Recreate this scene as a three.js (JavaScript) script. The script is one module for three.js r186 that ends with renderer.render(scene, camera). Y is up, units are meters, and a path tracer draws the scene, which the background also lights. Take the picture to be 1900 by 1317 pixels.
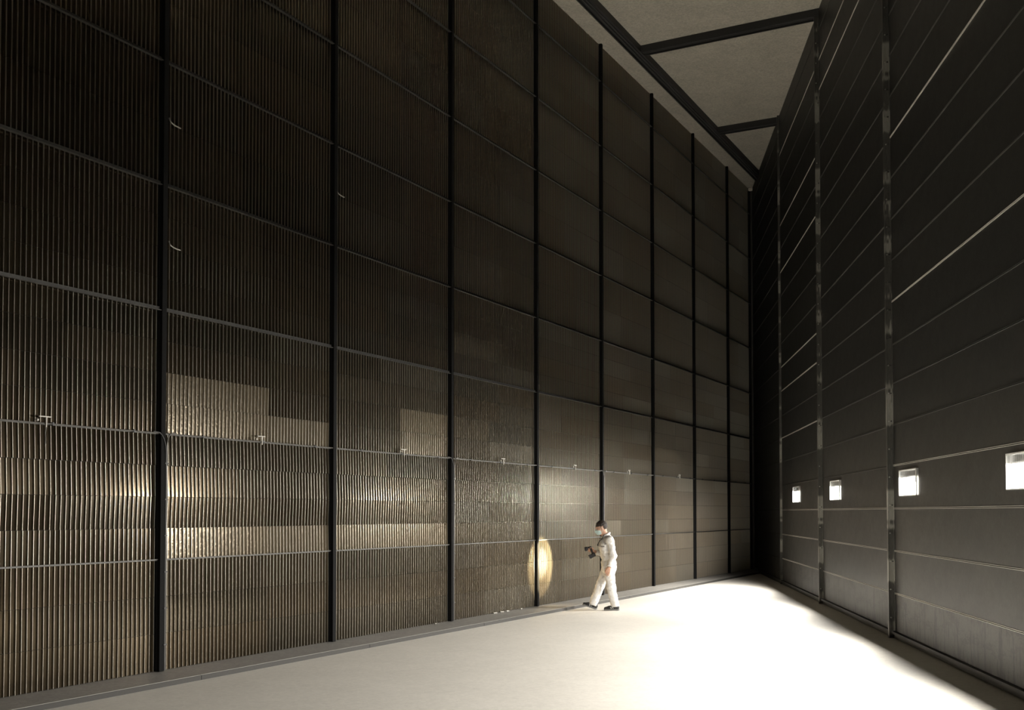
import * as THREE from 'three';
import { RectAreaLightUniformsLib } from 'three/addons/lights/RectAreaLightUniformsLib.js';
import { mergeGeometries } from 'three/addons/utils/BufferGeometryUtils.js';
import { ImprovedNoise } from 'three/addons/math/ImprovedNoise.js';
import { RoundedBoxGeometry } from 'three/addons/geometries/RoundedBoxGeometry.js';

// ------------------------------------------------------------------ camera, light, exposure
const EYE = 1.848, FOCAL = 2048.3;                    // metres; focal length in pixels of the 1900 x 1317 frame
const scene = new THREE.Scene();
scene.background = new THREE.Color(0x000000);
const camera = new THREE.PerspectiveCamera(2 * Math.atan(658.5 / FOCAL) * 180 / Math.PI, 1900 / 1317, 0.05, 200);
camera.position.set(0, EYE, 0);
camera.rotation.x = 0.0302;
camera.setViewOffset(1900, 1317, 38, -229.2, 1900, 1317);   // lens shifted upwards
const renderer = new THREE.WebGLRenderer({ antialias: true });
renderer.toneMapping = THREE.LinearToneMapping;
renderer.toneMappingExposure = 1.0;
renderer.shadowMap.enabled = true;
RectAreaLightUniformsLib.init();
const FLOOD_RADIANCE = 3000;        // of the floodlights along the right wall
const FLOOD_COLOR = 0xfffaf2;
const TORCH_INTENSITY = 80;

// ------------------------------------------------------------------ helpers
let seed = 20240;
const rnd = () => { seed = (seed * 1664525 + 1013904223) >>> 0; return seed / 4294967296; };
const rr = (a, b) => a + (b - a) * rnd();
const pick = a => a[Math.floor(rnd() * a.length)];
const names = {};
const numbered = n => { const k = names[n] = (names[n] ?? -1) + 1; return k ? `${n}_${String(k).padStart(3, '0')}` : n; };
function mesh(name, geo, mat, parent, pos) {
  const m = new THREE.Mesh(geo, mat);
  m.name = name; m.castShadow = m.receiveShadow = true;
  if (pos) m.position.set(...pos);
  parent.add(m);
  return m;
}
function group(name, parent = scene) { const g = new THREE.Group(); g.name = parent === scene ? numbered(name) : name; parent.add(g); return g; }
function tag(o, label, category, grp) { o.userData.label = label; o.userData.category = category; if (grp) o.userData.group = grp; return o; }
function structure(o, label, category) { o.userData.kind = 'structure'; o.userData.label = label; o.userData.category = category; return o; }
const geoCache = {};
function box(w, h, d) {               // uv in metres
  const k = [w, h, d].map(v => v.toFixed(4)).join();
  if (geoCache[k]) return geoCache[k];
  const g = new THREE.BoxGeometry(w, h, d), uv = g.attributes.uv, p = g.attributes.position, n = g.attributes.normal;
  for (let i = 0; i < uv.count; i++) {
    const X = p.getX(i), Y = p.getY(i), Z = p.getZ(i);
    if (Math.abs(n.getX(i)) > 0.5) uv.setXY(i, Z, Y); else if (Math.abs(n.getY(i)) > 0.5) uv.setXY(i, X, Z); else uv.setXY(i, X, Y);
  }
  return geoCache[k] = g;
}
const at = (g, x, y, z, rx = 0, ry = 0, rz = 0) => g.clone().applyMatrix4(new THREE.Matrix4().compose(new THREE.Vector3(x, y, z), new THREE.Quaternion().setFromEuler(new THREE.Euler(rx, ry, rz)), new THREE.Vector3(1, 1, 1)));
function tube(pts, r, seg = 24, rad = 6) { return new THREE.TubeGeometry(new THREE.CatmullRomCurve3(pts.map(p => new THREE.Vector3(...p))), seg, r, rad); }

// tiling noise for textures
function noiseField(size, cx, cy, s0) {
  const g = new Float32Array(cx * cy); let s = s0;
  for (let i = 0; i < g.length; i++) { s = (s * 1664525 + 1013904223) >>> 0; g[i] = s / 4294967296; }
  const out = new Float32Array(size * size), sm = t => t * t * (3 - 2 * t);
  for (let y = 0; y < size; y++) for (let x = 0; x < size; x++) {
    const fx = x / size * cx, fy = y / size * cy, ix = Math.floor(fx), iy = Math.floor(fy), tx = sm(fx - ix), ty = sm(fy - iy);
    const a = g[(iy % cy) * cx + ix % cx], b = g[(iy % cy) * cx + (ix + 1) % cx], c = g[((iy + 1) % cy) * cx + ix % cx], d = g[((iy + 1) % cy) * cx + (ix + 1) % cx];
    out[y * size + x] = (a + (b - a) * tx) * (1 - ty) + (c + (d - c) * tx) * ty;
  }
  return out;
}
function mixNoise(size, layers) {       // [[cx, cy, weight], ...]
  const out = new Float32Array(size * size);
  let tot = 0;
  layers.forEach(([cx, cy, w], i) => { const f = noiseField(size, cx, cy, 77 + i * 913 + cx * 31 + cy * 7); tot += w; for (let k = 0; k < out.length; k++) out[k] += f[k] * w; });
  for (let k = 0; k < out.length; k++) out[k] /= tot;
  return out;
}
function tex(size, fn, srgb, rep) {
  const d = new Uint8Array(size * size * 4);
  for (let y = 0; y < size; y++) for (let x = 0; x < size; x++) {
    const c = fn(x, y, y * size + x), k = (y * size + x) * 4;
    d[k] = c[0]; d[k + 1] = c[1]; d[k + 2] = c[2]; d[k + 3] = 255;
  }
  const t = new THREE.DataTexture(d, size, size);
  t.wrapS = t.wrapT = THREE.RepeatWrapping; t.magFilter = THREE.LinearFilter; t.minFilter = THREE.LinearMipmapLinearFilter; t.generateMipmaps = true;
  if (srgb) t.colorSpace = THREE.SRGBColorSpace;
  t.repeat.set(rep[0], rep[1]); t.needsUpdate = true;
  return t;
}
const clamp = (v, a = 0, b = 1) => Math.min(b, Math.max(a, v));
const gray = v => { const c = clamp(v) * 255; return [c, c, c]; };
const lin = (r, g, b) => new THREE.Color().setRGB(r, g, b);
const mat = (color, roughness, metalness = 0, extra = {}) => new THREE.MeshStandardMaterial({ color, roughness, metalness, ...extra });

// ------------------------------------------------------------------ textures and materials
const N1 = mixNoise(512, [[6, 6, 1], [17, 17, 0.7], [60, 60, 0.6], [180, 180, 0.5]]);
const NV = mixNoise(512, [[40, 3, 1], [110, 6, 0.8], [220, 16, 0.5]]);          // vertical streaks
const NF = mixNoise(512, [[90, 90, 1], [256, 256, 1]]);
const NC = mixNoise(512, [[22, 26, 1], [64, 70, 0.8], [150, 150, 0.35]]);
const NW = mixNoise(512, [[4, 26, 1], [24, 90, 0.45]]);
const tRough = tex(512, (x, y, k) => gray(0.85 + (N1[k] - 0.5) * 0.2), false, [0.5, 0.5]);
const tCrinkle = tex(512, (x, y, k) => gray(NC[k]), false, [1.1, 1.1]);
const tGrain = tex(512, (x, y, k) => gray(0.5 + (NF[k] - 0.5) * 0.9), false, [1.3, 1.3]);
const tPanelTone = tex(512, (x, y, k) => gray(0.9 + (NV[k] - 0.5) * 0.18 + (N1[k] - 0.5) * 0.2), true, [0.45, 0.3]);
const tFloor = tex(512, (x, y, k) => { const v = 0.95 + (N1[k] - 0.5) * 0.06 + (NF[k] - 0.5) * 0.08; return [v * 250, v * 247, v * 241]; }, true, [0.3, 0.3]);
const tPaint = tex(512, (x, y, k) => { const v = 0.9 + (N1[k] - 0.5) * 0.12 + (NF[k] - 0.5) * 0.2; return gray(v); }, true, [0.35, 0.35]);
const tDrip = tex(512, (x, y, k) => {   // dried run marks on the lowest sheets
  const run = clamp((NV[k] - 0.55) * 9) * 0.5 + clamp((N1[k] - 0.54) * 8) * 0.3;
  return gray(0.9 - run + (NF[k] - 0.5) * 0.2);
}, true, [0.4, 1.1]);
const tWorn = tex(512, (x, y, k) => {   // paint worn to pale metal in patches
  const w = clamp((NW[k] - 0.5) * 9);
  return gray(0.5 + w * 0.42 + (NF[k] - 0.5) * 0.15);
}, true, [1, 0.15]);

const bronzeTones = [[0.09, 0.067, 0.04], [0.077, 0.059, 0.036], [0.106, 0.081, 0.05], [0.086, 0.063, 0.037], [0.07, 0.056, 0.036]];
const panelMats = [];
for (const [i, c] of bronzeTones.entries()) for (const rough of [0.16, 0.21])
  panelMats.push(mat(lin(...c), rough, 0.85, { map: tPanelTone, roughnessMap: tRough, bumpMap: tGrain, bumpScale: 0.00008 }));
const foilMat = mat(lin(0.17, 0.136, 0.09), 0.22, 0.6, { map: tPanelTone, bumpMap: tCrinkle, bumpScale: 0.0016 });
const finMats = [[0.75, 0.705, 0.615], [0.72, 0.67, 0.575], [0.77, 0.735, 0.65], [0.73, 0.67, 0.57], [0.71, 0.665, 0.585]].map((c, i) => mat(lin(...c), 0.31 + 0.03 * (i % 3), 0.9));
const M = {
  backing: mat(lin(0.02, 0.018, 0.014), 0.8),
  postBlack: new THREE.MeshPhysicalMaterial({ color: lin(0.007, 0.007, 0.007), roughness: 0.8, specularIntensity: 0.3, bumpMap: tGrain, bumpScale: 0.0002 }),
  rail: mat(lin(0.11, 0.107, 0.1), 0.5, 0.6, { map: tPaint }),
  bolt: mat(lin(0.5, 0.49, 0.46), 0.3, 0.9),
  boltDark: mat(lin(0.05, 0.05, 0.05), 0.4, 0.6),
  conduit: mat(lin(0.13, 0.125, 0.115), 0.45, 0.5),
  cable: mat(lin(0.05, 0.05, 0.05), 0.5),
  fitting: mat(lin(0.45, 0.43, 0.385), 0.4, 0.4),
  plinth: mat(lin(0.3, 0.29, 0.27), 0.5, 0, { map: tPaint, bumpMap: tGrain, bumpScale: 0.0005 }),
  plinthEdge: mat(lin(0.36, 0.35, 0.32), 0.45, 0.2),
  riserDark: mat(lin(0.045, 0.043, 0.039), 0.7),  // plain dark tone for the plinth front strip, much darker than the plinth
  floor: mat(lin(0.74, 0.73, 0.705), 0.55, 0, { map: tFloor, bumpMap: tGrain, bumpScale: 0.0003 }),
  ceiling: mat(lin(0.6, 0.565, 0.48), 0.9, 0, { map: tPaint }),
  beam: mat(lin(0.03, 0.03, 0.03), 0.55),
  beamTrack: mat(lin(0.13, 0.13, 0.13), 0.4, 0.6),
  sheet: mat(lin(0.035, 0.0345, 0.031), 0.58, 0.1, { map: tPaint, roughnessMap: tRough, bumpMap: tGrain, bumpScale: 0.0004 }),
  sheetB: mat(lin(0.031, 0.031, 0.0285), 0.55, 0.1, { map: tPaint, roughnessMap: tRough, bumpMap: tGrain, bumpScale: 0.0004 }),
  sheetDrip: mat(lin(0.055, 0.052, 0.045), 0.58, 0.1, { map: tDrip, roughnessMap: tRough, bumpMap: tGrain, bumpScale: 0.0004 }),
  seamBright: mat(lin(0.58, 0.565, 0.51), 0.45, 0.2),
  seamDull: mat(lin(0.07, 0.069, 0.063), 0.5, 0.2),
  cover: mat(lin(0.34, 0.335, 0.3), 0.5, 0.2, { map: tWorn }),
  skirting: mat(lin(0.03, 0.03, 0.028), 0.5),
  darkWall: mat(lin(0.04, 0.039, 0.035), 0.7, 0, { map: tPaint }),
};

// ------------------------------------------------------------------ the room
const TL = 0.4915, TR = 0.1267, BAY = 3.2549, CEIL = 12.129, END = 25.36;
const L0 = new THREE.Vector3(-3.7925, 0, -12.532);      // foot of the first dark post on the ribbed wall
const R0 = new THREE.Vector3(8.2363, 0, -34.4211);      // far end of the sheet-metal wall
const leftPoint = (s, y = 0, o = 0) => new THREE.Vector3(L0.x + Math.sin(TL) * s + Math.cos(TL) * o, y, L0.z - Math.cos(TL) * s + Math.sin(TL) * o);
const rightPoint = (t, y = 0, o = 0) => new THREE.Vector3(R0.x - Math.sin(TR) * t - Math.cos(TR) * o, y, R0.z + Math.cos(TR) * t - Math.sin(TR) * o);
const LROWS = [0.0525, 1.307, 2.734, 4.156, 5.592, 7.024, 8.447, 9.877, 11.307, CEIL];
const S_MIN = -23.2, T_MAX = 43;

function slab(pts, y0, y1) {           // horizontal polygon with thickness, uv in metres
  const sh = new THREE.Shape(pts.map(p => new THREE.Vector2(p.x, -p.z)));
  const g = new THREE.ExtrudeGeometry(sh, { depth: y1 - y0, bevelEnabled: false });
  g.rotateX(-Math.PI / 2); g.translate(0, y0, 0);
  return g;
}
const outline = [leftPoint(S_MIN, 0, -0.4), leftPoint(END + 0.5, 0, -0.4), rightPoint(-1.2, 0, -0.4), rightPoint(T_MAX, 0, -0.4)];
structure(mesh(numbered('floor'), slab(outline, -0.2, 0), M.floor, scene), 'smooth pale floor widening towards the camera between the two walls', 'floor');
const ceilingG = group('ceiling');
structure(ceilingG, 'pale ceiling of large plain panels divided by dark channel beams', 'ceiling');
mesh('ceiling_slab', slab(outline, CEIL, CEIL + 0.2), M.ceiling, ceilingG);

// ---- ribbed wall on the left: local x along the wall, z into the room
const wallL = group('wall_left'); wallL.position.copy(L0); wallL.rotation.y = Math.PI / 2 - TL;
structure(wallL, 'tall wall of bronze sheet panels with close-set upright metal fins and a dark grid', 'wall');
mesh('backing', at(box(END - S_MIN + 0.6, CEIL + 0.2, 0.2), (END + S_MIN) / 2 + 0.3, CEIL / 2, -0.115), M.backing, wallL);
const FIRST = -2, LAST = 7, FINS = 50, PITCH = BAY / FINS, FIN_D = 0.017;
const panelQueue = [];
for (let b = FIRST; b <= LAST; b++) {
  const s0 = b * BAY + 0.045, s1 = Math.min((b + 1) * BAY, END) - 0.045;
  for (let r = 0; r < 9; r++) {
    const div = r === 0 ? 3 : r < 4 ? 4 : 2, y0 = LROWS[r], h = (LROWS[r + 1] - y0) / div;
    let fr = pick([0.37, 0.44, 0.57, 0.6]);
    for (let q = 0; q < div; q++) {
      if (q === 2) fr = pick([0.37, 0.44, 0.57, 0.6]);
      const us = Math.min(Math.round(fr * FINS) * PITCH - PITCH / 2 + b * BAY, s1 - 0.2);   // joints fall between two fins
      for (const [x0, x1, j] of [[s0, us, 0], [us, s1, 1]]) {
        const w = x1 - x0;
        let m = pick(panelMats), fm = pick(finMats), tilt = rr(-1, 1) * 0.005;
        if (r === 1 && q > 0 && b < 3) tilt += q === 1 ? 0.034 : -0.034;      // bowed outwards at mid height
        // sheets that are visibly crinkled in the photograph
        if ((b === 0 || b === 1) && r === 1 && q === 0) { m = foilMat; tilt = -0.02; }
        if (b === 0 && r === 2 && q < 2 && j === 0) { m = foilMat; tilt = 0.02; }
        if (b === 1 && r === 2 && q < 2 && j === 1) { m = foilMat; tilt = 0.02; }
        if (b === 0 && r === 2 && q === 0 && j === 1) { m = foilMat; tilt = 0.01; }
        const first = Math.ceil((x0 - b * BAY) / PITCH + 0.05), last = Math.floor((x1 - b * BAY) / PITCH - 0.05), x = (x0 + x1) / 2, fins = [];
        for (let i = first; i <= last; i++) fins.push(b * BAY + i * PITCH - x);
        panelQueue.push({ w: w - 0.004, h: h - 0.004, x, y: y0 + (q + 0.5) * h, m, fm, fins, tilt, turn: rr(-1, 1) * 0.002, show: b >= -1 && x > -2.6 ? (w * h) / Math.pow(12.5 + b * 2.6, 2) : 0 });
      }
    }
  }
}
function finSet(fins, h) {              // upright thin blades standing on one panel
  const k = 'fins' + fins.map(v => v.toFixed(3)).join() + h.toFixed(3);
  return geoCache[k] ??= mergeGeometries(fins.map(x => at(box(0.003, h, FIN_D), x, 0, FIN_D / 2 + 0.002)));
}
const cut = panelQueue.map(p => p.show).sort((a, b) => b - a)[299], rest = new Map();
let nPanels = 0;
const later = (name, m, g) => { const k = name + m.uuid; if (!rest.has(k)) rest.set(k, { name, m, list: [] }); rest.get(k).list.push(g); };
for (const p of panelQueue) {
  const g = box(p.w, p.h, 0.004), f = finSet(p.fins, p.h);
  if (p.show >= cut && nPanels < 300) {
    nPanels++;
    const o = mesh('panel', g, p.m, wallL, [p.x, p.y, 0.009]); o.rotation.set(p.tilt, p.turn, 0);
    mesh('fins', f, p.fm, o).userData.kind = 'stuff';
  } else { later('panel_field', p.m, at(g, p.x, p.y, 0.009, p.tilt, p.turn)); later('fin_field', p.fm, at(f, p.x, p.y, 0.009, p.tilt, p.turn)); }
}
for (const { name, m, list } of rest.values()) mesh(name, mergeGeometries(list), m, wallL).userData.kind = 'stuff';

// dark posts: flat foot, web and side flange, with bolts
const postG = mergeGeometries([at(box(0.075, CEIL - 0.053, 0.014), 0, CEIL / 2 + 0.026, 0.03), at(box(0.05, CEIL - 0.053, 0.05), -0.006, CEIL / 2 + 0.026, 0.055), at(box(0.068, CEIL - 0.053, 0.008), -0.002, CEIL / 2 + 0.026, 0.084)]);
const boltG = new THREE.CylinderGeometry(0.011, 0.011, 0.014, 6).rotateX(Math.PI / 2);
for (let b = -2; b <= LAST; b++) {
  const p = mesh('post', postG, M.postBlack, wallL, [b * BAY, 0, 0]);
  if (b < -1) continue;
  for (let y = 0.2; y < CEIL - 0.3; y += 0.412) mesh('bolt', boltG, b < 5 && rnd() < 0.5 ? M.bolt : M.boltDark, p, [0.031, y, 0.043]);
}
mesh('post', at(box(0.1, CEIL - 0.053, 0.06), 0, CEIL / 2 + 0.026, 0.04), M.postBlack, wallL, [END - 0.06, 0, 0]);
// horizontal rails: angle bars between the posts
for (let r = 1; r < 9; r++) {
  for (let b = -2; b <= LAST; b++) {
    const len = Math.min(BAY, END - b * BAY) - 0.08, low = r < 3;
    const g = low ? mergeGeometries([at(box(len, 0.018, 0.01), 0, 0, 0.043), at(box(len, 0.006, 0.02), 0, 0.006, 0.05)]) : mergeGeometries([at(box(len, 0.045, 0.01), 0, 0, 0.043), at(box(len, 0.008, 0.04), 0, -0.019, 0.06)]);
    mesh('rail', g, M.rail, wallL, [b * BAY + 0.04 + len / 2, LROWS[r], 0]);
  }
}

// ---- plinth strip at the foot of the ribbed wall
const trim1 = group('trim_1'); trim1.position.copy(L0); trim1.rotation.y = Math.PI / 2 - TL;
structure(trim1, 'low grey plinth running along the foot of the ribbed bronze wall', 'plinth');
for (let b = -3; b <= LAST; b++) {
  const len = Math.min(BAY, END - b * BAY);
  mesh('plinth_block', box(len - 0.008, 0.048, 0.66), M.plinth, trim1, [b * BAY + len / 2, 0.0245, 0.33]);
  mesh('edge_strip', box(len - 0.008, 0.006, 0.012), M.plinthEdge, trim1, [b * BAY + len / 2, 0.0515, 0.656]);
  mesh('riser_strip', box(len - 0.008, 0.05, 0.02), M.riserDark, trim1, [b * BAY + len / 2, 0.0255, 0.671]);
}

// ---- sheet-metal wall on the right: local x from the far corner towards the camera, z into the room
const wallR = group('wall_right'); wallR.position.copy(R0); wallR.rotation.y = -(Math.PI / 2 + TR);
structure(wallR, 'dark grey wall of wide horizontal metal sheets with bolted cover strips', 'wall');
const LAMPS = [8.75, 13.73, 19.28, 23.83, 28.9], LAMP_Y = 2.255, LAMP_W = 0.95, LAMP_H = 0.37;
function holed(x0, x1, y0, y1, d) {     // sheet with openings for the floodlights, uv in metres
  const sh = new THREE.Shape([[x0, y0], [x1, y0], [x1, y1], [x0, y1]].map(p => new THREE.Vector2(...p)));
  for (const t of LAMPS) if (t > x0 && t < x1 && LAMP_Y > y0 && LAMP_Y < y1) { const a = LAMP_W / 2 + 0.002, b = LAMP_H / 2 + 0.002; sh.holes.push(new THREE.Path([[t - a, LAMP_Y - b], [t - a, LAMP_Y + b], [t + a, LAMP_Y + b], [t + a, LAMP_Y - b]].map(p => new THREE.Vector2(...p)))); }
  return new THREE.ExtrudeGeometry(sh, { depth: d, bevelEnabled: false });
}
mesh('backing', holed(-1.8, T_MAX, 0, CEIL + 0.1, 0.2).translate(0, 0, -0.212), M.backing, wallR);
const RB = 6.1, RROWS = [0.1, 0.658, 1.277, 1.9, 2.53, 3.13, 3.738, 4.31, 4.95];
while (RROWS[RROWS.length - 1] < CEIL - 0.8) RROWS.push(RROWS[RROWS.length - 1] + 0.612);
RROWS.push(CEIL);
for (let b = 0; b < 6; b++) {
  const t0 = b === 0 ? -0.55 : b * RB + 0.05, t1 = (b + 1) * RB - 0.05;
  for (let r = 0; r < RROWS.length - 1; r++) {
    const h = RROWS[r + 1] - RROWS[r];
    const m = r === 0 ? M.sheetDrip : pick([M.sheet, M.sheetB]);
    if (RROWS[r] < LAMP_Y && RROWS[r + 1] > LAMP_Y) mesh('sheet', holed(t0, t1, RROWS[r] + 0.006, RROWS[r + 1] - 0.006, 0.012), m, wallR, [0, 0, -0.01]);
    else mesh('sheet', box(t1 - t0, h - 0.012, 0.012), m, wallR, [(t0 + t1) / 2, RROWS[r] + h / 2, -0.004]).rotation.x = rr(-1, 1) * 0.002;
    if (r > 0) mesh('seam', mergeGeometries([at(box(t1 - t0, 0.005, 0.012), 0, 0.008, 0.006), at(box(t1 - t0, 0.005, 0.012), 0, -0.008, 0.006)]), b < 1 ? M.seamDull : (r < 4 || rnd() < 0.22) ? M.seamBright : M.seamDull, wallR, [(t0 + t1) / 2, RROWS[r], 0]);
  }
}
mesh('sheet', at(box(6.3, CEIL - 0.1, 0.012), 0, CEIL / 2, -0.004), M.sheet, wallR, [6 * RB + 3.2, 0, 0]);
for (let b = 1; b < 7; b++) {
  const p = mesh('cover_strip', mergeGeometries([at(box(0.1, CEIL, 0.01), 0, CEIL / 2, 0.007), at(box(0.05, CEIL, b < 2 ? 0.04 : 0.075), 0, CEIL / 2, b < 2 ? 0.03 : 0.047), at(box(0.07, CEIL, 0.006), 0, CEIL / 2, b < 2 ? 0.052 : 0.087)]), M.cover, wallR, [b * RB, 0, 0]);
  if (b < 5) for (let y = 0.3; y < CEIL - 0.3; y += 0.412) for (const z of b < 2 ? [0.03] : [0.028, 0.062]) mesh('bolt', boltG, z < 0.05 ? M.boltDark : M.bolt, p, [0.03, y, z]).rotation.y = Math.PI / 2;
}
const base1 = group('baseboard_right'); base1.position.copy(R0); base1.rotation.y = -(Math.PI / 2 + TR);
structure(base1, 'dark base channel along the foot of the sheet-metal wall', 'baseboard');
mesh('base_channel', at(box(T_MAX + 0.5, 0.035, 0.05), T_MAX / 2 - 0.25, 0.085, 0.03), M.skirting, base1);
mesh('base_recess', at(box(T_MAX + 0.5, 0.066, 0.02), T_MAX / 2 - 0.25, 0.034, 0.008), M.skirting, base1);

// ---- short far end, and the wall behind the camera
const eA = leftPoint(END), eB = rightPoint(-0.42);
const farG = group('wall_back'); structure(farG, 'narrow dark strip of wall closing the far corner', 'wall');
const mid = eA.clone().add(eB).multiplyScalar(0.5), eW = eA.distanceTo(eB) + 0.3;
farG.position.copy(mid); farG.rotation.y = Math.atan2(-(eB.z - eA.z), eB.x - eA.x);
mesh('end_panel', at(box(eW, CEIL, 0.1), 0, CEIL / 2, -0.05), M.darkWall, farG);
const bA = leftPoint(S_MIN + 0.3), bB = rightPoint(T_MAX - 0.3);
const rearG = group('wall_rear'); structure(rearG, 'dark wall behind the camera closing the hall', 'wall');
rearG.position.copy(bA.clone().add(bB).multiplyScalar(0.5)); rearG.rotation.y = Math.atan2(-(bA.z - bB.z), bA.x - bB.x);
mesh('rear_panel', at(box(bA.distanceTo(bB) + 0.6, CEIL, 0.2), 0, CEIL / 2, -0.1), M.darkWall, rearG);

// ---- ceiling beams
function beam(len, name = 'beam') {      // channel with two raised tracks, along local x, hanging from y = 0
  const g = group(name, ceilingG);
  mesh('channel', mergeGeometries([at(box(len, 0.1, 0.26), 0, -0.05, 0), at(box(len, 0.05, 0.03), 0, -0.12, 0.115), at(box(len, 0.05, 0.03), 0, -0.12, -0.115)]), M.beam, g);
  mesh('track', at(box(len, 0.03, 0.02), 0, -0.115, 0.035), M.beamTrack, g);
  mesh('track', at(box(len, 0.03, 0.02), 0, -0.115, -0.035), M.beamTrack, g);
  return g;
}
{
  const g = beam(END - S_MIN); const c = leftPoint((END + S_MIN) / 2, CEIL, 0.68); g.position.copy(c); g.rotation.y = Math.PI / 2 - TL;
  for (const s of [19.47, 13.63, 7.79, 1.95, -3.9, -9.7]) {
    // from the long beam to the sheet-metal wall
    const A = leftPoint(s, CEIL, 0.81), d = new THREE.Vector3(Math.cos(TL), 0, Math.sin(TL)), n = new THREE.Vector3(Math.cos(TR), 0, Math.sin(TR));
    const len = R0.clone().sub(A).dot(n) / d.dot(n) + 0.05;
    const q = beam(len); q.position.copy(A.clone().addScaledVector(d, len / 2)); q.rotation.y = -TL;
  }
  const cap = mesh('end_batten', new RoundedBoxGeometry(0.34, 0.1, 0.1, 2, 0.03), M.ceiling, ceilingG); cap.position.copy(leftPoint(END - 0.1, CEIL - 0.05, 0.2)); cap.rotation.y = -TL;
}

// ------------------------------------------------------------------ floodlights on the right wall
const lampMat = {
  housing: mat(lin(0.3, 0.3, 0.29), 0.6, 0), rim: mat(lin(0.8, 0.8, 0.78), 0.35, 0.2),
  reflector: mat(lin(0.3, 0.3, 0.29), 0.6, 0),
  glow: new THREE.MeshStandardMaterial({ color: 0x111111, emissive: FLOOD_COLOR, emissiveIntensity: 6, roughness: 0.6 }),
  opal: new THREE.MeshPhysicalMaterial({ color: lin(0.3, 0.3, 0.29), roughness: 1, transmission: 0.5, thickness: 0 }),
  glass: new THREE.MeshPhysicalMaterial({ color: 0xffffff, roughness: 0.02, transmission: 1, thickness: 0, ior: 1.45 }),
};
function floodlight(t, label) {          // recessed in the wall, only the glazed front stands proud
  const W = LAMP_W, H = LAMP_H, D = 0.165, OUT = 0.034, w = W - 0.05, ez = 0.036, ew = 0.09, tilt = 1.19;   // lamp panel under the hood, turned 68 degrees down
  const g = group('floodlight'); g.position.copy(rightPoint(t, LAMP_Y, OUT - D)); g.rotation.y = -(Math.PI / 2 + TR);
  tag(g, label, 'floodlight', 'floodlights along the sheet-metal wall');
  const I = D - OUT;
  mesh('housing', mergeGeometries([at(box(W, H, 0.012), 0, 0, 0.006), at(box(W, 0.01, D), 0, H / 2 - 0.005, D / 2), at(box(W, 0.01, D), 0, -H / 2 + 0.005, D / 2), at(box(0.01, H, I), W / 2 - 0.005, 0, I / 2), at(box(0.01, H, I), -W / 2 + 0.005, 0, I / 2)]), lampMat.housing, g);
  mesh('rim', mergeGeometries([at(box(W, 0.016, 0.01), 0, H / 2 - 0.008, D), at(box(W, 0.012, 0.01), 0, -H / 2 + 0.006, D), at(box(0.016, H, 0.01), W / 2 - 0.008, 0, D), at(box(0.016, H, 0.01), -W / 2 + 0.008, 0, D)]), lampMat.rim, g);
  // curved reflector bowl behind and below the lamp panel
  const pos = [], idx = [], n = 10;
  for (let i = 0; i <= n; i++) { const a = i / n * Math.PI / 2, y = -H / 2 + 0.014 + (H - 0.16) * (1 - Math.sin(a)), z = 0.018 + (D - 0.034) * (1 - Math.cos(a)); for (const x of [-w / 2, w / 2]) pos.push(x, y, z); }
  for (let i = 0; i < n; i++) idx.push(2 * i, 2 * i + 2, 2 * i + 1, 2 * i + 1, 2 * i + 2, 2 * i + 3);
  const rg = new THREE.BufferGeometry(); rg.setAttribute('position', new THREE.Float32BufferAttribute(pos, 3)); rg.setIndex(idx); rg.computeVertexNormals();
  mesh('reflector', rg, lampMat.reflector, g);
  const head = group('lamp_head', g); head.position.set(0, 0.06, ez + ew / 2); head.rotation.x = tilt;
  mesh('glowing_panel', at(box(w, ew, 0.008), 0, 0, 0), lampMat.glow, head);
  mesh('heat_sink', at(box(w, ew, 0.02), 0, 0, -0.015), lampMat.housing, head);
  mesh('glass', at(box(W - 0.01, H - 0.022, 0.004), 0, 0, D - 0.006), lampMat.glass, g);
  for (const x of [-1, 1]) mesh('end_cap', at(box(0.006, H - 0.022, OUT - 0.004), x * (W / 2 - 0.004), 0, D - OUT / 2 - 0.003), lampMat.opal, g);
  const l = new THREE.RectAreaLight(FLOOD_COLOR, FLOOD_RADIANCE, w, ew);
  l.name = 'floodlight_beam'; l.position.set(0, 0, 0.008); l.rotation.y = Math.PI; head.add(l);
  return g;
}
['lit rectangular floodlight farthest along the dark sheet-metal wall, nearest the room corner', 'lit rectangular floodlight between the two middle cover strips, second from the room corner', 'lit rectangular floodlight close beside the widest cover strip, third from the room corner', 'largest lit floodlight, cut off by the right edge of the photo', 'lit floodlight on the sheet-metal wall just outside the right edge of the photo'].forEach((label, i) => floodlight(LAMPS[i], label));

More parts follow.
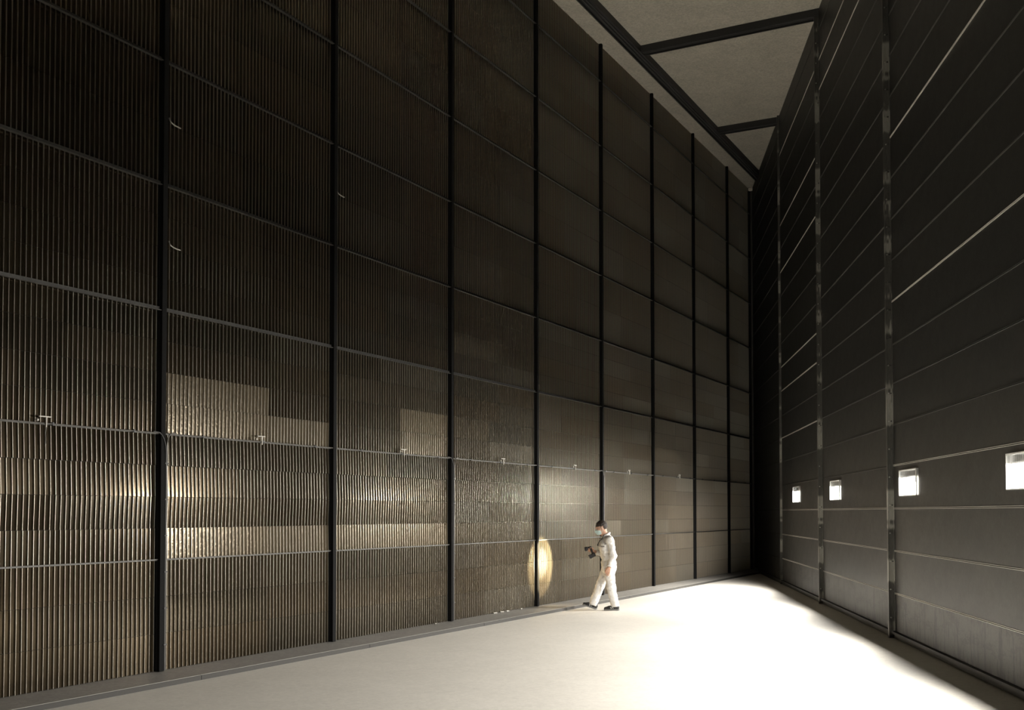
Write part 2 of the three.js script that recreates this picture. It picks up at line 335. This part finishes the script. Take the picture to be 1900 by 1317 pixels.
// ------------------------------------------------------------------ conduit, fittings and small things on the ribbed wall
function onLeft(name, s, y, o = 0) { const g = group(name); g.position.copy(leftPoint(s, y, o)); g.rotation.y = Math.PI / 2 - TL; return g; }
{
  const g = onLeft('cable_conduit', 0, 2.738, 0.072); tag(g, 'thin grey cable conduit running along the second rail of the ribbed wall', 'conduit');
  mesh('pipe', new THREE.CylinderGeometry(0.008, 0.008, 28.3, 8).rotateZ(Math.PI / 2).translate(11.1, 0, 0), M.conduit, g);
  for (let s = -2.6; s < 25; s += 1.0852) mesh('clip', at(box(0.02, 0.034, 0.028), s, 0, -0.004), M.boltDark, g);
  const order = { 0: 'first', 2: 'third', 4: 'fifth' };
  for (const b of [0, 2, 4]) {
    const d = onLeft('drop_cable', b * BAY, 0, 0.06);
    tag(d, `pair of thin cables hanging down the ${order[b]} dark post from the conduit`, 'cable', 'cables down the posts');
    mesh('cable', tube([[-0.16, 2.75, 0.03], [-0.05, 2.735, 0.032], [0.02, 2.62, 0.034], [0.037, 2.4, 0.03], [0.038, 1.5, 0.028], [0.036, 0.6, 0.028], [0.037, 0.06, 0.028]], 0.007, 60), M.cable, d);
    mesh('cable', tube([[0.19, 2.75, 0.03], [0.1, 2.735, 0.032], [0.055, 2.66, 0.034], [0.048, 2.4, 0.03], [0.05, 1.5, 0.028], [0.047, 0.6, 0.028], [0.05, 0.06, 0.028]], 0.007, 60), M.conduit, d);
    for (let y = 0.35; y < 2.5; y += 0.41) mesh('cable_tie', at(box(0.05, 0.012, 0.03), 0.042, y, 0.025), M.cable, d);
  }
}
const bayWords = ['left of the first dark post', 'between the first and second dark posts', 'between the second and third dark posts', 'between the third and fourth dark posts', 'between the fourth and fifth dark posts', 'between the fifth and sixth dark posts', 'between the sixth and seventh dark posts'];
[-1.62, 1.69, 5.02, 8.32, 11.51, 14.58, 18.17].forEach((s, i) => {
  const g = onLeft('pipe_fitting', s, 2.78, 0.07); tag(g, `small pale T-shaped fitting on the conduit ${bayWords[i]}`, 'fitting', 'fittings along the conduit');
  mesh('cross_bar', new RoundedBoxGeometry(0.15, 0.015, 0.025, 2, 0.005), M.fitting, g, [0, 0.025, 0.01]);
  mesh('stem', new THREE.CylinderGeometry(0.011, 0.007, 0.1, 8), M.fitting, g, [0.01, -0.03, 0.018]);
  mesh('collar', new THREE.CylinderGeometry(0.017, 0.017, 0.02, 8).rotateZ(Math.PI / 2), M.fitting, g, [-0.09, -0.012, 0.006]);
  if (i === 0) mesh('wire_tail', tube([[0.01, -0.08, 0.018], [0.006, -0.14, 0.012], [0.01, -0.2, 0.012], [0.006, -0.26, 0.01]], 0.006, 16), M.conduit, g);
});
[[0.11, 6.31, 'upper'], [3.34, 6.32, ''], [0.12, 4.885, 'lower']].forEach(([s, y, w]) => {
  const g = onLeft('wire_hook', s, y, 0.05);
  tag(g, w ? `short bright bent wire beside the first dark post, ${w} of the two` : 'short bright bent wire beside the second dark post', 'wire');
  mesh('wire', tube([[-0.03, 0.07, 0.0], [-0.025, 0.03, 0.015], [0.0, 0.012, 0.02], [0.06, 0.0, 0.02], [0.14, -0.002, 0.015]], 0.008, 20), M.fitting, g);
});
[[798, 2], [917, 0], [928, 0], [935, 1], [962, 1]].forEach(([, k], i) => {
  const s = [5.95, 8.06, 8.32, 8.5, 9.05][i], g = onLeft('debris_chip', s, 0.05, 0.06 + 0.02 * k);
  tag(g, 'tiny pale chip lying on the plinth at the foot of the ribbed wall', 'debris', 'pale chips on the plinth');
  mesh('chip', new RoundedBoxGeometry(0.09 - 0.015 * k, 0.022, 0.03, 2, 0.008), M.fitting, g, [0, 0.011, 0]).rotation.y = rr(-0.5, 0.5);
});

// ------------------------------------------------------------------ person with a torch
const V = (f, u, sd) => new THREE.Vector3(-f, u, sd);   // forward, up, towards the camera
const len3 = Math.hypot;
function cone(a, b, ra, rb) {            // tapered capsule
  const ax = a.x, ay = a.y, az = a.z, bx = b.x - ax, by = b.y - ay, bz = b.z - az, l2 = bx * bx + by * by + bz * bz;
  return (x, y, z) => { const px = x - ax, py = y - ay, pz = z - az, t = clamp((px * bx + py * by + pz * bz) / l2); return len3(px - bx * t, py - by * t, pz - bz * t) - (ra + (rb - ra) * t); };
}
function ell(c, rx, ry, rz, tilt = 0) {   // ellipsoid, tilted about the side axis
  const ct = Math.cos(tilt), st = Math.sin(tilt), m = Math.min(rx, ry, rz);
  return (x, y, z) => { const X = x - c.x, Y = y - c.y, dx = (X * ct + Y * st) / rx, dy = (-X * st + Y * ct) / ry, dz = (z - c.z) / rz, k = len3(dx, dy, dz); return (k - 1) * (k > 0.001 ? Math.min(k / len3(dx / rx, dy / ry, dz / rz), 0.3) : m); };
}
const smin = (a, b, k) => { const h = Math.max(k - Math.abs(a - b), 0) / k; return Math.min(a, b) - h * h * k / 4; };
const union = (list, k) => (x, y, z) => { let d = 9; for (const f of list) d = smin(d, f(x, y, z), k); return d; };
const keep = (f, p, n) => (x, y, z) => Math.max(f(x, y, z), (x - p.x) * n.x + (y - p.y) * n.y + (z - p.z) * n.z);   // cut away where n points
function surface(sdf, lo, hi, c) {        // surface nets
  const nx = Math.ceil((hi.x - lo.x) / c) + 1, ny = Math.ceil((hi.y - lo.y) / c) + 1, nz = Math.ceil((hi.z - lo.z) / c) + 1;
  const v = new Float32Array(nx * ny * nz), id = new Int32Array(nx * ny * nz).fill(-1), pos = [], idx = [];
  const I = (i, j, k) => i + nx * (j + ny * k);
  for (let k = 0; k < nz; k++) for (let j = 0; j < ny; j++) for (let i = 0; i < nx; i++) v[I(i, j, k)] = sdf(lo.x + i * c, lo.y + j * c, lo.z + k * c);
  const E = [[0, 1], [2, 3], [4, 5], [6, 7], [0, 2], [1, 3], [4, 6], [5, 7], [0, 4], [1, 5], [2, 6], [3, 7]];
  for (let k = 0; k < nz - 1; k++) for (let j = 0; j < ny - 1; j++) for (let i = 0; i < nx - 1; i++) {
    const q = []; let neg = 0;
    for (let m = 0; m < 8; m++) { const t = v[I(i + (m & 1), j + (m >> 1 & 1), k + (m >> 2))]; q.push(t); if (t < 0) neg++; }
    if (!neg || neg === 8) continue;
    let X = 0, Y = 0, Z = 0, n = 0;
    for (const [a, b] of E) if ((q[a] < 0) !== (q[b] < 0)) {
      const t = q[a] / (q[a] - q[b]); n++;
      X += (a & 1) + ((b & 1) - (a & 1)) * t; Y += (a >> 1 & 1) + ((b >> 1 & 1) - (a >> 1 & 1)) * t; Z += (a >> 2) + ((b >> 2) - (a >> 2)) * t;
    }
    id[I(i, j, k)] = pos.length / 3; pos.push(lo.x + (i + X / n) * c, lo.y + (j + Y / n) * c, lo.z + (k + Z / n) * c);
  }
  const quad = (a, b, cc, d, flip) => { if (a < 0 || b < 0 || cc < 0 || d < 0) return; if (flip) idx.push(a, cc, b, a, d, cc); else idx.push(a, b, cc, a, cc, d); };
  for (let k = 1; k < nz - 1; k++) for (let j = 1; j < ny - 1; j++) for (let i = 1; i < nx - 1; i++) {
    const s = v[I(i, j, k)] < 0;
    if (s !== v[I(i + 1, j, k)] < 0) quad(id[I(i, j - 1, k - 1)], id[I(i, j, k - 1)], id[I(i, j, k)], id[I(i, j - 1, k)], !s);
    if (s !== v[I(i, j + 1, k)] < 0) quad(id[I(i - 1, j, k - 1)], id[I(i - 1, j, k)], id[I(i, j, k)], id[I(i, j, k - 1)], !s);
    if (s !== v[I(i, j, k + 1)] < 0) quad(id[I(i - 1, j - 1, k)], id[I(i, j - 1, k)], id[I(i, j, k)], id[I(i - 1, j, k)], !s);
  }
  const nor = [], e = c * 0.35;
  for (let m = 0; m < pos.length; m += 3) {
    const [x, y, z] = [pos[m], pos[m + 1], pos[m + 2]];
    const a = sdf(x + e, y, z) - sdf(x - e, y, z), b = sdf(x, y + e, z) - sdf(x, y - e, z), d = sdf(x, y, z + e) - sdf(x, y, z - e), l = len3(a, b, d) || 1;
    nor.push(a / l, b / l, d / l);
  }
  const g = new THREE.BufferGeometry();
  g.setAttribute('position', new THREE.Float32BufferAttribute(pos, 3)); g.setAttribute('normal', new THREE.Float32BufferAttribute(nor, 3)); g.setIndex(idx);
  return g;
}
const bounds = (a, b) => [new THREE.Vector3(Math.min(a.x, b.x), Math.min(a.y, b.y), Math.min(a.z, b.z)), new THREE.Vector3(Math.max(a.x, b.x), Math.max(a.y, b.y), Math.max(a.z, b.z))];
{
  const J = {
    head: V(0.15, 1.545, 0), neck: V(0.075, 1.40, 0), chest: V(0.045, 1.15, 0), waist: V(0.03, 0.93, 0), pelvis: V(0.015, 0.82, 0),
    shN: V(-0.015, 1.315, 0.165), elN: V(-0.075, 1.03, 0.235), wrN: V(0.0, 0.815, 0.225),
    shF: V(0.06, 1.315, -0.165), elF: V(0.105, 1.045, -0.235), wrF: V(0.285, 1.095, -0.185),
    hipN: V(0.01, 0.80, 0.085), knN: V(-0.035, 0.43, 0.10), anN: V(-0.105, 0.1, 0.10),
    hipF: V(0.03, 0.80, -0.085), knF: V(0.175, 0.445, -0.095), anF: V(0.305, 0.115, -0.10),
  };
  const M2 = {
    skin: mat(lin(0.56, 0.33, 0.23), 0.55), hair: mat(lin(0.02, 0.013, 0.009), 0.6),
    cloth: mat(lin(0.72, 0.7, 0.67), 0.85), yoke: mat(lin(0.36, 0.35, 0.34), 0.85), mask: mat(lin(0.5, 0.66, 0.66), 0.8),
    shoe: mat(lin(0.013, 0.013, 0.013), 0.6), sole: mat(lin(0.16, 0.16, 0.155), 0.7), mark: mat(lin(0.5, 0.5, 0.48), 0.6),
    strap: mat(lin(0.02, 0.02, 0.022), 0.6), glassesMetal: mat(lin(0.03, 0.03, 0.03), 0.4), eye: mat(lin(0.6, 0.58, 0.55), 0.3), iris: mat(lin(0.02, 0.012, 0.008), 0.3),
    toolBlack: mat(lin(0.015, 0.015, 0.017), 0.5), toolGrey: mat(lin(0.06, 0.06, 0.062), 0.5),
  };
  const tl = 0.34;                                        // head bowed
  const hp = (f, u, sd) => V(J.head.x * -1 + f * Math.cos(tl) + u * Math.sin(tl), J.head.y - f * Math.sin(tl) + u * Math.cos(tl), sd);   // point in the head's own axes
  // ---- body: one skin surface (head, neck, core and limbs inside the coverall, both hands)
  const headF = union([
    ell(hp(-0.012, 0.03, 0), 0.098, 0.088, 0.075, tl), ell(hp(0.03, -0.035, 0), 0.068, 0.085, 0.062, tl), cone(hp(0.055, -0.098, 0), hp(0.035, -0.085, 0), 0.026, 0.04),
    cone(hp(0.088, 0.022, 0.022), hp(0.088, 0.022, -0.022), 0.012, 0.012), cone(hp(0.097, -0.005, 0), hp(0.116, -0.036, 0), 0.008, 0.013), cone(hp(0.094, -0.068, 0.014), hp(0.094, -0.068, -0.014), 0.009, 0.009),
    cone(hp(-0.03, -0.05, 0), J.neck, 0.056, 0.058), cone(J.neck, V(0.06, 1.34, 0), 0.058, 0.075),
  ], 0.03);
  const ears = union([1, -1].map(k => ell(hp(-0.012, -0.012, 0.076 * k), 0.018, 0.033, 0.012, tl + 0.2)), 0.004);
  const eyeHole = [1, -1].map(k => { const c = hp(0.098, 0.003, 0.032 * k); return (x, y, z) => len3(x - c.x, y - c.y, z - c.z) - 0.014; });
  const headSdf = (x, y, z) => { let d = smin(headF(x, y, z), ears(x, y, z), 0.008); for (const h of eyeHole) d = Math.max(d, -h(x, y, z)); return d; };
  const core = union([cone(V(0.06, 1.34, 0), J.chest, 0.06, 0.11), cone(J.chest, J.pelvis, 0.11, 0.1), cone(J.shN, J.shF, 0.05, 0.05), cone(J.shN, J.elN, 0.042, 0.036), cone(J.elN, J.wrN, 0.036, 0.025), cone(J.shF, J.elF, 0.042, 0.036), cone(J.elF, J.wrF, 0.036, 0.025),
    cone(J.hipN, J.knN, 0.07, 0.045), cone(J.knN, J.anN, 0.045, 0.03), cone(J.hipF, J.knF, 0.07, 0.045), cone(J.knF, J.anF, 0.045, 0.03)], 0.04);
  function hand(wr, along, back, side, curl, thumbSide) {   // palm, four fingers of unequal length with bends, thumb from the side of the palm
    const p = (a, b, s) => wr.clone().addScaledVector(along, a).addScaledVector(back, b).addScaledVector(side, s);
    const list = [cone(p(-0.03, 0, 0), p(0.02, 0, 0), 0.025, 0.024), cone(p(0.025, 0, -0.022), p(0.085, 0.002, -0.03), 0.017, 0.013), cone(p(0.025, 0, 0.02), p(0.082, 0.002, 0.03), 0.018, 0.013), cone(p(0.025, 0, 0), p(0.09, 0.002, 0), 0.018, 0.014)];
    const palm = union(list, 0.018), parts = [palm];
    [[-0.032, 0.036, 0.8], [-0.011, 0.044, 1], [0.011, 0.042, 0.95], [0.032, 0.03, 0.75]].forEach(([s, l, q], i) => {
      let pt = p(0.085 - (i === 3 ? 0.008 : 0), 0.002, s), ang = curl * 0.5; const chain = [];
      for (const [len, r0, r1] of [[l, 0.0095, 0.0088], [l * 0.72, 0.0088, 0.008], [l * 0.6, 0.008, 0.0068]]) {
        const nx = pt.clone().addScaledVector(along, Math.cos(ang) * len).addScaledVector(back, -Math.sin(ang) * len);
        chain.push(cone(pt, nx, r0, r1)); pt = nx; ang += curl;
      }
      parts.push(union(chain, 0.004));
    });
    const t0 = p(0.02, -0.006, 0.026 * thumbSide), t1 = p(0.05, -0.02 - curl * 0.008, 0.047 * thumbSide), t2 = p(0.082, -0.03 - curl * 0.012, 0.05 * thumbSide), t3 = p(0.105, -0.04 - curl * 0.016, 0.045 * thumbSide);
    parts.push(union([cone(t0, t1, 0.015, 0.012), cone(t1, t2, 0.012, 0.0095), cone(t2, t3, 0.0095, 0.008)], 0.006));
    return (x, y, z) => { let d = 9; parts.forEach((f, i) => d = smin(d, f(x, y, z), 0.006)); return d; };
  }
  const dN = V(0.30, -0.95, 0.0).normalize();               // near hand hangs, back of the hand to the camera
  const sN = new THREE.Vector3().crossVectors(dN, new THREE.Vector3(0, 0, 1)).normalize();
  const handN = hand(J.wrN.clone(), dN, new THREE.Vector3(0, 0.05, 1).normalize(), sN, 0.42, V(1, 0, 0).dot(sN) > 0 ? 1 : -1);
  const dF = V(0.93, 0.33, 0.14).normalize(), bF = new THREE.Vector3(0, 0, -1).addScaledVector(dF, dF.z).normalize(), sF = new THREE.Vector3().crossVectors(dF, bF).normalize();
  const handF = hand(J.wrF.clone(), dF, bF, sF, 1.0, sF.y > 0 ? 1 : -1);
  const body = mesh(numbered('person'), mergeGeometries([
    surface(core, ...bounds(V(-0.3, 0.03, -0.33), V(0.45, 1.45, 0.33)), 0.014),
    surface(headSdf, ...bounds(V(-0.06, 1.3, -0.13), V(0.32, 1.72, 0.13)), 0.005),
    surface(handN, ...bounds(V(-0.15, 0.55, 0.1), V(0.2, 0.88, 0.36)), 0.0035),
    surface(handF, ...bounds(V(0.2, 1.0, -0.36), V(0.52, 1.3, -0.05)), 0.0035),
  ]), M2.skin, scene);
  tag(body, 'person in white coverall and pale face mask walking along the ribbed wall, holding a torch', 'person');
  body.position.set(2.225, 0, -20.9); body.rotation.y = -0.108;
  // ---- coverall
  const pn = new ImprovedNoise();
  const fold = (x, y, z) => 0.011 * pn.noise(x * 9 + y * 5, y * 15 - x * 6, z * 8) + 0.0055 * pn.noise(x * 20 - y * 9 + 7, y * 30 + z * 10, z * 19);
  const sleeveN = keep(union([cone(J.shN, J.elN, 0.072, 0.062), cone(J.elN, J.wrN, 0.062, 0.05)], 0.03), J.wrN.clone().addScaledVector(dN, -0.012), dN);
  const dirF = J.wrF.clone().sub(J.elF).normalize();
  const sleeveF = keep(union([cone(J.shF, J.elF, 0.072, 0.06), cone(J.elF, J.wrF, 0.06, 0.048)], 0.03), J.wrF.clone().addScaledVector(dirF, -0.035), dirF);
  const shinN = J.anN.clone().sub(J.knN).normalize(), shinF = J.anF.clone().sub(J.knF).normalize();
  const legN = keep(union([cone(J.hipN, J.knN, 0.108, 0.084), cone(J.knN, J.anN, 0.084, 0.08)], 0.04), J.anN.clone().addScaledVector(shinN, 0.03), shinN);
  const legF = keep(union([cone(J.hipF, J.knF, 0.105, 0.082), cone(J.knF, J.anF, 0.082, 0.08)], 0.04), J.anF.clone().addScaledVector(shinF, 0.035), shinF);
  const trunkParts = [ell(V(0.045, 1.17, 0), 0.135, 0.2, 0.185, 0.05), ell(V(0.02, 0.98, 0), 0.13, 0.2, 0.165), ell(V(0.0, 0.82, 0), 0.14, 0.16, 0.17), cone(J.shN, J.shF, 0.07, 0.07), cone(V(0.055, 1.36, 0), V(0.05, 1.25, 0), 0.085, 0.13)];
  const trunk = union(trunkParts, 0.08);
  const suit = (x, y, z) => { let d = smin(trunk(x, y, z), sleeveN(x, y, z), 0.045); d = smin(d, sleeveF(x, y, z), 0.045); d = smin(d, smin(legN(x, y, z), legF(x, y, z), 0.03), 0.06); return d + fold(x, y, z); };
  const coverall = mesh('coverall', surface(suit, ...bounds(V(-0.32, 0.04, -0.36), V(0.48, 1.5, 0.36)), 0.009), M2.cloth, body);
  coverall.userData.label = 'loose white coverall with soft folds';
  // collar, yoke, name patch, pocket
  const ringPts = []; for (let i = 0; i <= 16; i++) { const a = i / 16 * Math.PI * 1.75 + 0.4; ringPts.push([-(0.075 + Math.cos(a) * 0.078 - 0.004), 1.405 - Math.cos(a) * 0.045, Math.sin(a) * 0.078]); }
  mesh('collar', tube(ringPts, 0.02, 40, 8), M2.cloth, coverall);
  const yokeF = (x, y, z) => Math.max(suit(x, y, z) - 0.006, -0.014 - suit(x, y, z), 1.225 - y + (x + 0.09) * 0.35, Math.abs(z) - 0.2, x - 0.0 - 0.02, y - 1.41, 0.035 - len3(x + 0.075, (y - 1.4) * 0.8, z) - 0.0);
  mesh('shoulder_yoke', surface(yokeF, ...bounds(V(-0.1, 1.15, -0.22), V(0.26, 1.45, 0.22)), 0.006), M2.yoke, coverall).userData.label = 'grey shoulder yoke';
  const patch = (f, u, w, h, m, name) => { // cloth patch on the near side of the chest, wrapped on the surface
    const fn = (x, y, z) => Math.max(suit(x, y, z) - 0.009, -0.006 - suit(x, y, z), Math.abs(x + f) - w / 2, Math.abs(y - u) - h / 2, 0.02 - z);
    mesh(name, surface(fn, ...bounds(V(f - w, u - h - 0.02, 0), V(f + w, u + h + 0.02, 0.27)), 0.004), m, coverall);
  };
  patch(0.125, 1.23, 0.07, 0.045, M2.cloth, 'name_patch'); patch(0.125, 1.203, 0.075, 0.012, M2.strap, 'pocket_edge'); patch(0.12, 1.13, 0.08, 0.1, M2.cloth, 'chest_pocket');
  mesh('cuff', tube(Array.from({ length: 17 }, (_, i) => { const a = i / 16 * 2 * Math.PI, c = J.wrN.clone().addScaledVector(dN, -0.02).addScaledVector(sN, Math.cos(a) * 0.05); return [c.x, c.y, c.z + Math.sin(a) * 0.05]; }), 0.008, 32, 6), M2.cloth, coverall);
  // lanyard and clip at the chest
  const onSuit = ([x, y, z], gap) => {                       // nearest place that lies the gap clear of the cloth
    for (let i = 0; i < 30; i++) { const d = suit(x, y, z) - gap, e = 0.004, gx = suit(x + e, y, z) - suit(x - e, y, z), gy = suit(x, y + e, z) - suit(x, y - e, z), gz = suit(x, y, z + e) - suit(x, y, z - e), l = len3(gx, gy, gz) || 1; x -= gx / l * d * 0.7; y -= gy / l * d * 0.7; z -= gz / l * d * 0.7; }
    return [x, y, z];
  };
  mesh('lanyard', tube([[-0.06, 1.43, 0.075], [-0.11, 1.39, 0.09], [-0.14, 1.34, 0.09], [-0.17, 1.29, 0.07], [-0.2, 1.25, 0.04], [-0.21, 1.235, 0.02]].map(q => onSuit(q, 0.013)), 0.007, 40), M2.strap, body);
  mesh('lanyard_clip', new RoundedBoxGeometry(0.03, 0.04, 0.03, 2, 0.008), M2.strap, body, onSuit([-0.215, 1.225, 0.02], 0.012));
  // hair
  const skull = ell(hp(-0.02, 0.035, 0), 0.105, 0.1, 0.086, tl), hn = new ImprovedNoise(), lump = (x, y, z) => 0.006 * hn.noise(x * 60, y * 40, z * 60) + 0.004 * hn.noise(x * 130, y * 80, z * 130);
  const hpI = (x, y) => { const f = -x + J.head.x, u = y - J.head.y; return [f * Math.cos(tl) - u * Math.sin(tl), f * Math.sin(tl) + u * Math.cos(tl)]; };
  const hairF = (x, y, z) => {
    const [f, u] = hpI(x, y);
    const line = f > 0.0 ? 0.035 + (f - 0.0) * 0.15 : f > -0.045 ? 0.02 + f * -0.3 : -0.055 - (f + 0.045) * 0.2;      // hairline: brow, round the ear, down the nape
    return Math.max(skull(x, y, z) + lump(x, y, z) - 0.006, line - u);
  };
  mesh('hair', surface(hairF, ...bounds(V(-0.05, 1.42, -0.13), V(0.33, 1.74, 0.13)), 0.005), M2.hair, body).userData.label = 'short dark hair';
  // face mask with ear loops
  const maskF = (x, y, z) => { const [f, u] = hpI(x, y); return Math.max(Math.abs(headF(x, y, z) - 0.008) - 0.005, 0.022 - f + Math.abs(z) * 0.1, u + 0.018 - (f - 0.08) * 0.4, -0.112 - u); };
  const mask = mesh('face_mask', surface(maskF, ...bounds(V(0.1, 1.36, -0.1), V(0.34, 1.62, 0.1)), 0.004), M2.mask, body); mask.userData.label = 'pale blue surgical mask';
  for (const k of [1, -1]) { const a = hp(0.03, -0.03, 0.07 * k), b = hp(-0.005, 0.015, 0.08 * k), c = hp(-0.03, -0.01, 0.083 * k), d = hp(-0.015, -0.045, 0.077 * k), e = hp(0.028, -0.085, 0.063 * k); mesh('ear_loop', tube([a, b, c, d, e].map(q => [q.x, q.y, q.z]), 0.002, 20, 5), M2.mask, mask); }
  for (const k of [1, -1]) { const c = hp(0.088, 0.003, 0.031 * k); const e = mesh('eye', new THREE.SphereGeometry(0.012, 12, 8), M2.eye, body, [c.x, c.y, c.z]); const q = hp(0.099, 0.001, 0.032 * k); mesh('iris', new THREE.SphereGeometry(0.0055, 8, 6), M2.iris, e, [q.x - c.x, q.y - c.y, q.z - c.z]); }
  // spectacles
  const sp = mesh('spectacles', mergeGeometries([1, -1].flatMap(k => { const a = hp(0.112, 0.006, 0.06 * k), b = hp(-0.01, 0.012, 0.084 * k), c = hp(0.114, 0.006, 0.032 * k); const t = new THREE.TorusGeometry(0.022, 0.002, 6, 20).rotateY(Math.PI / 2).translate(c.x, c.y, c.z); return [tube([[a.x, a.y, a.z], [b.x, b.y, b.z]], 0.0025, 4, 5), t]; })), M2.glassesMetal, body); sp.userData.label = 'thin dark spectacles';
  // ---- shoes
  function shoe(ankle, heading) {         // heading: pitch of the foot, toe up positive
    const g = new THREE.Group(); g.name = 'shoe'; body.add(g);
    const q = (f, u, sd) => V(f, u, sd);
    const upper = union([cone(q(-0.045, 0.055, 0), q(-0.01, 0.06, 0), 0.037, 0.038), cone(q(0.0, 0.06, 0), q(0.1, 0.045, 0.004), 0.042, 0.036), cone(q(0.1, 0.043, 0.004), q(0.175, 0.036, 0.004), 0.04, 0.028), cone(q(-0.03, 0.06, 0), q(-0.035, 0.1, 0), 0.038, 0.036)], 0.03);
    const cut = (x, y, z) => Math.max(upper(x, y, z), 0.022 - y, y - 0.115);
    const m = mesh('upper', surface(cut, ...bounds(V(-0.12, -0.01, -0.08), V(0.23, 0.14, 0.08)), 0.006), M2.shoe, g);
    const soleF = (x, y, z) => Math.max(Math.min(cone(q(-0.05, 0.015, 0), q(0.06, 0.015, 0.002), 0.041, 0.044)(x, 0.015, z), cone(q(0.06, 0.015, 0.002), q(0.17, 0.015, 0.004), 0.046, 0.034)(x, 0.015, z)), y - 0.028, 0.0 - y);
    mesh('sole', surface(soleF, ...bounds(V(-0.12, -0.02, -0.08), V(0.23, 0.05, 0.08)), 0.005), M2.sole, g);
    const mk = pts => { const f = pts.map(([a, b]) => { let z = 0.08; while (z > 0 && upper(-a, b, z) > 0.001) z -= 0.001; return [-a, b, z]; }); return tube(f, 0.0045, 12, 5); };
    mesh('emblem', mergeGeometries([mk([[0.03, 0.035], [0.036, 0.055], [0.042, 0.075]]), mk([[0.042, 0.075], [0.056, 0.055], [0.068, 0.035]]), mk([[0.068, 0.035], [0.076, 0.053], [0.082, 0.068]])]), M2.mark, g).userData.label = 'pale letter-like mark on the shoe side';
    mesh('laces', mergeGeometries([0.06, 0.08, 0.1, 0.12].map(f => tube([[-f, 0.066, 0.034], [-f + 0.004, 0.09 - (f - 0.06) * 0.25, 0.0], [-f, 0.066, -0.03]], 0.004, 10, 5))), M2.mark, g);
    g.rotation.z = -heading; g.position.copy(ankle);
    return g;
  }
  shoe(V(-0.1, 0, 0.1), 0.0);
  shoe(V(0.318, 0.018, -0.1), 0.3);
  // ---- torch: lamp head, pistol grip and battery foot
  const torch = group('torch'); tag(torch, 'black pistol-grip torch with battery foot in the hand of the person', 'torch');
  const palmC = J.wrF.clone().addScaledVector(dF, 0.075).add(V(-0.004, -0.006, 0.03));
  torch.position.copy(palmC.clone().applyEuler(body.rotation).add(body.position)); torch.rotation.y = -0.108;
  // parts in the person's axes, origin in the gripping hand
  const spot = leftPoint(10.04, 0.9, 0.03).sub(torch.position).applyEuler(new THREE.Euler(0, 0.108, 0));
  const aim = spot.clone().sub(V(0.05, 0.05, 0)).normalize();
  const headG = group('lamp_head', torch); headG.position.copy(V(0.03, 0.045, 0)); headG.quaternion.setFromUnitVectors(new THREE.Vector3(0, 0, 1), aim);
  mesh('barrel', new THREE.LatheGeometry([[0.0, -0.05], [0.022, -0.05], [0.028, -0.04], [0.028, 0.02], [0.034, 0.035], [0.04, 0.05], [0.04, 0.085], [0.036, 0.085], [0.03, 0.062], [0, 0.062]].map(p => new THREE.Vector2(...p)), 20).rotateX(Math.PI / 2), M2.toolBlack, headG);
  mesh('lamp_face', new THREE.CircleGeometry(0.028, 20).translate(0, 0, 0.064), new THREE.MeshStandardMaterial({ color: 0x222222, emissive: 0xfff0c8, emissiveIntensity: 8 }), headG);
  mesh('grip', surface(union([cone(V(0.0, 0.04, 0), V(-0.035, -0.06, 0), 0.02, 0.018)], 0.01), ...bounds(V(-0.09, -0.1, -0.05), V(0.06, 0.09, 0.05)), 0.006), M2.toolBlack, torch);
  const bat = mesh('battery', new RoundedBoxGeometry(0.125, 0.075, 0.08, 3, 0.012), M2.toolBlack, torch); bat.position.copy(V(-0.03, -0.098, 0)); bat.rotation.z = 0.5;
  mesh('battery_latch', new RoundedBoxGeometry(0.03, 0.02, 0.05, 2, 0.005), M2.toolGrey, bat, [-0.055, 0.032, 0]);
  const beam = new THREE.SpotLight(0xffedc0, TORCH_INTENSITY, 0, 0.56, 0.1, 2), hot = new THREE.SpotLight(0xfff6e0, TORCH_INTENSITY * 4, 0, 0.36, 1, 2);   // spill and hot centre
  beam.name = 'torch_beam'; beam.castShadow = true; beam.position.set(0, 0, 0.09); headG.add(beam);
  const tgt = new THREE.Object3D(); tgt.name = 'torch_aim'; tgt.position.set(0, 0, 1); headG.add(tgt); beam.target = hot.target = tgt; hot.name = "torch_hot_centre"; hot.castShadow = true; hot.position.copy(beam.position); headG.add(hot);
}

renderer.render(scene, camera);
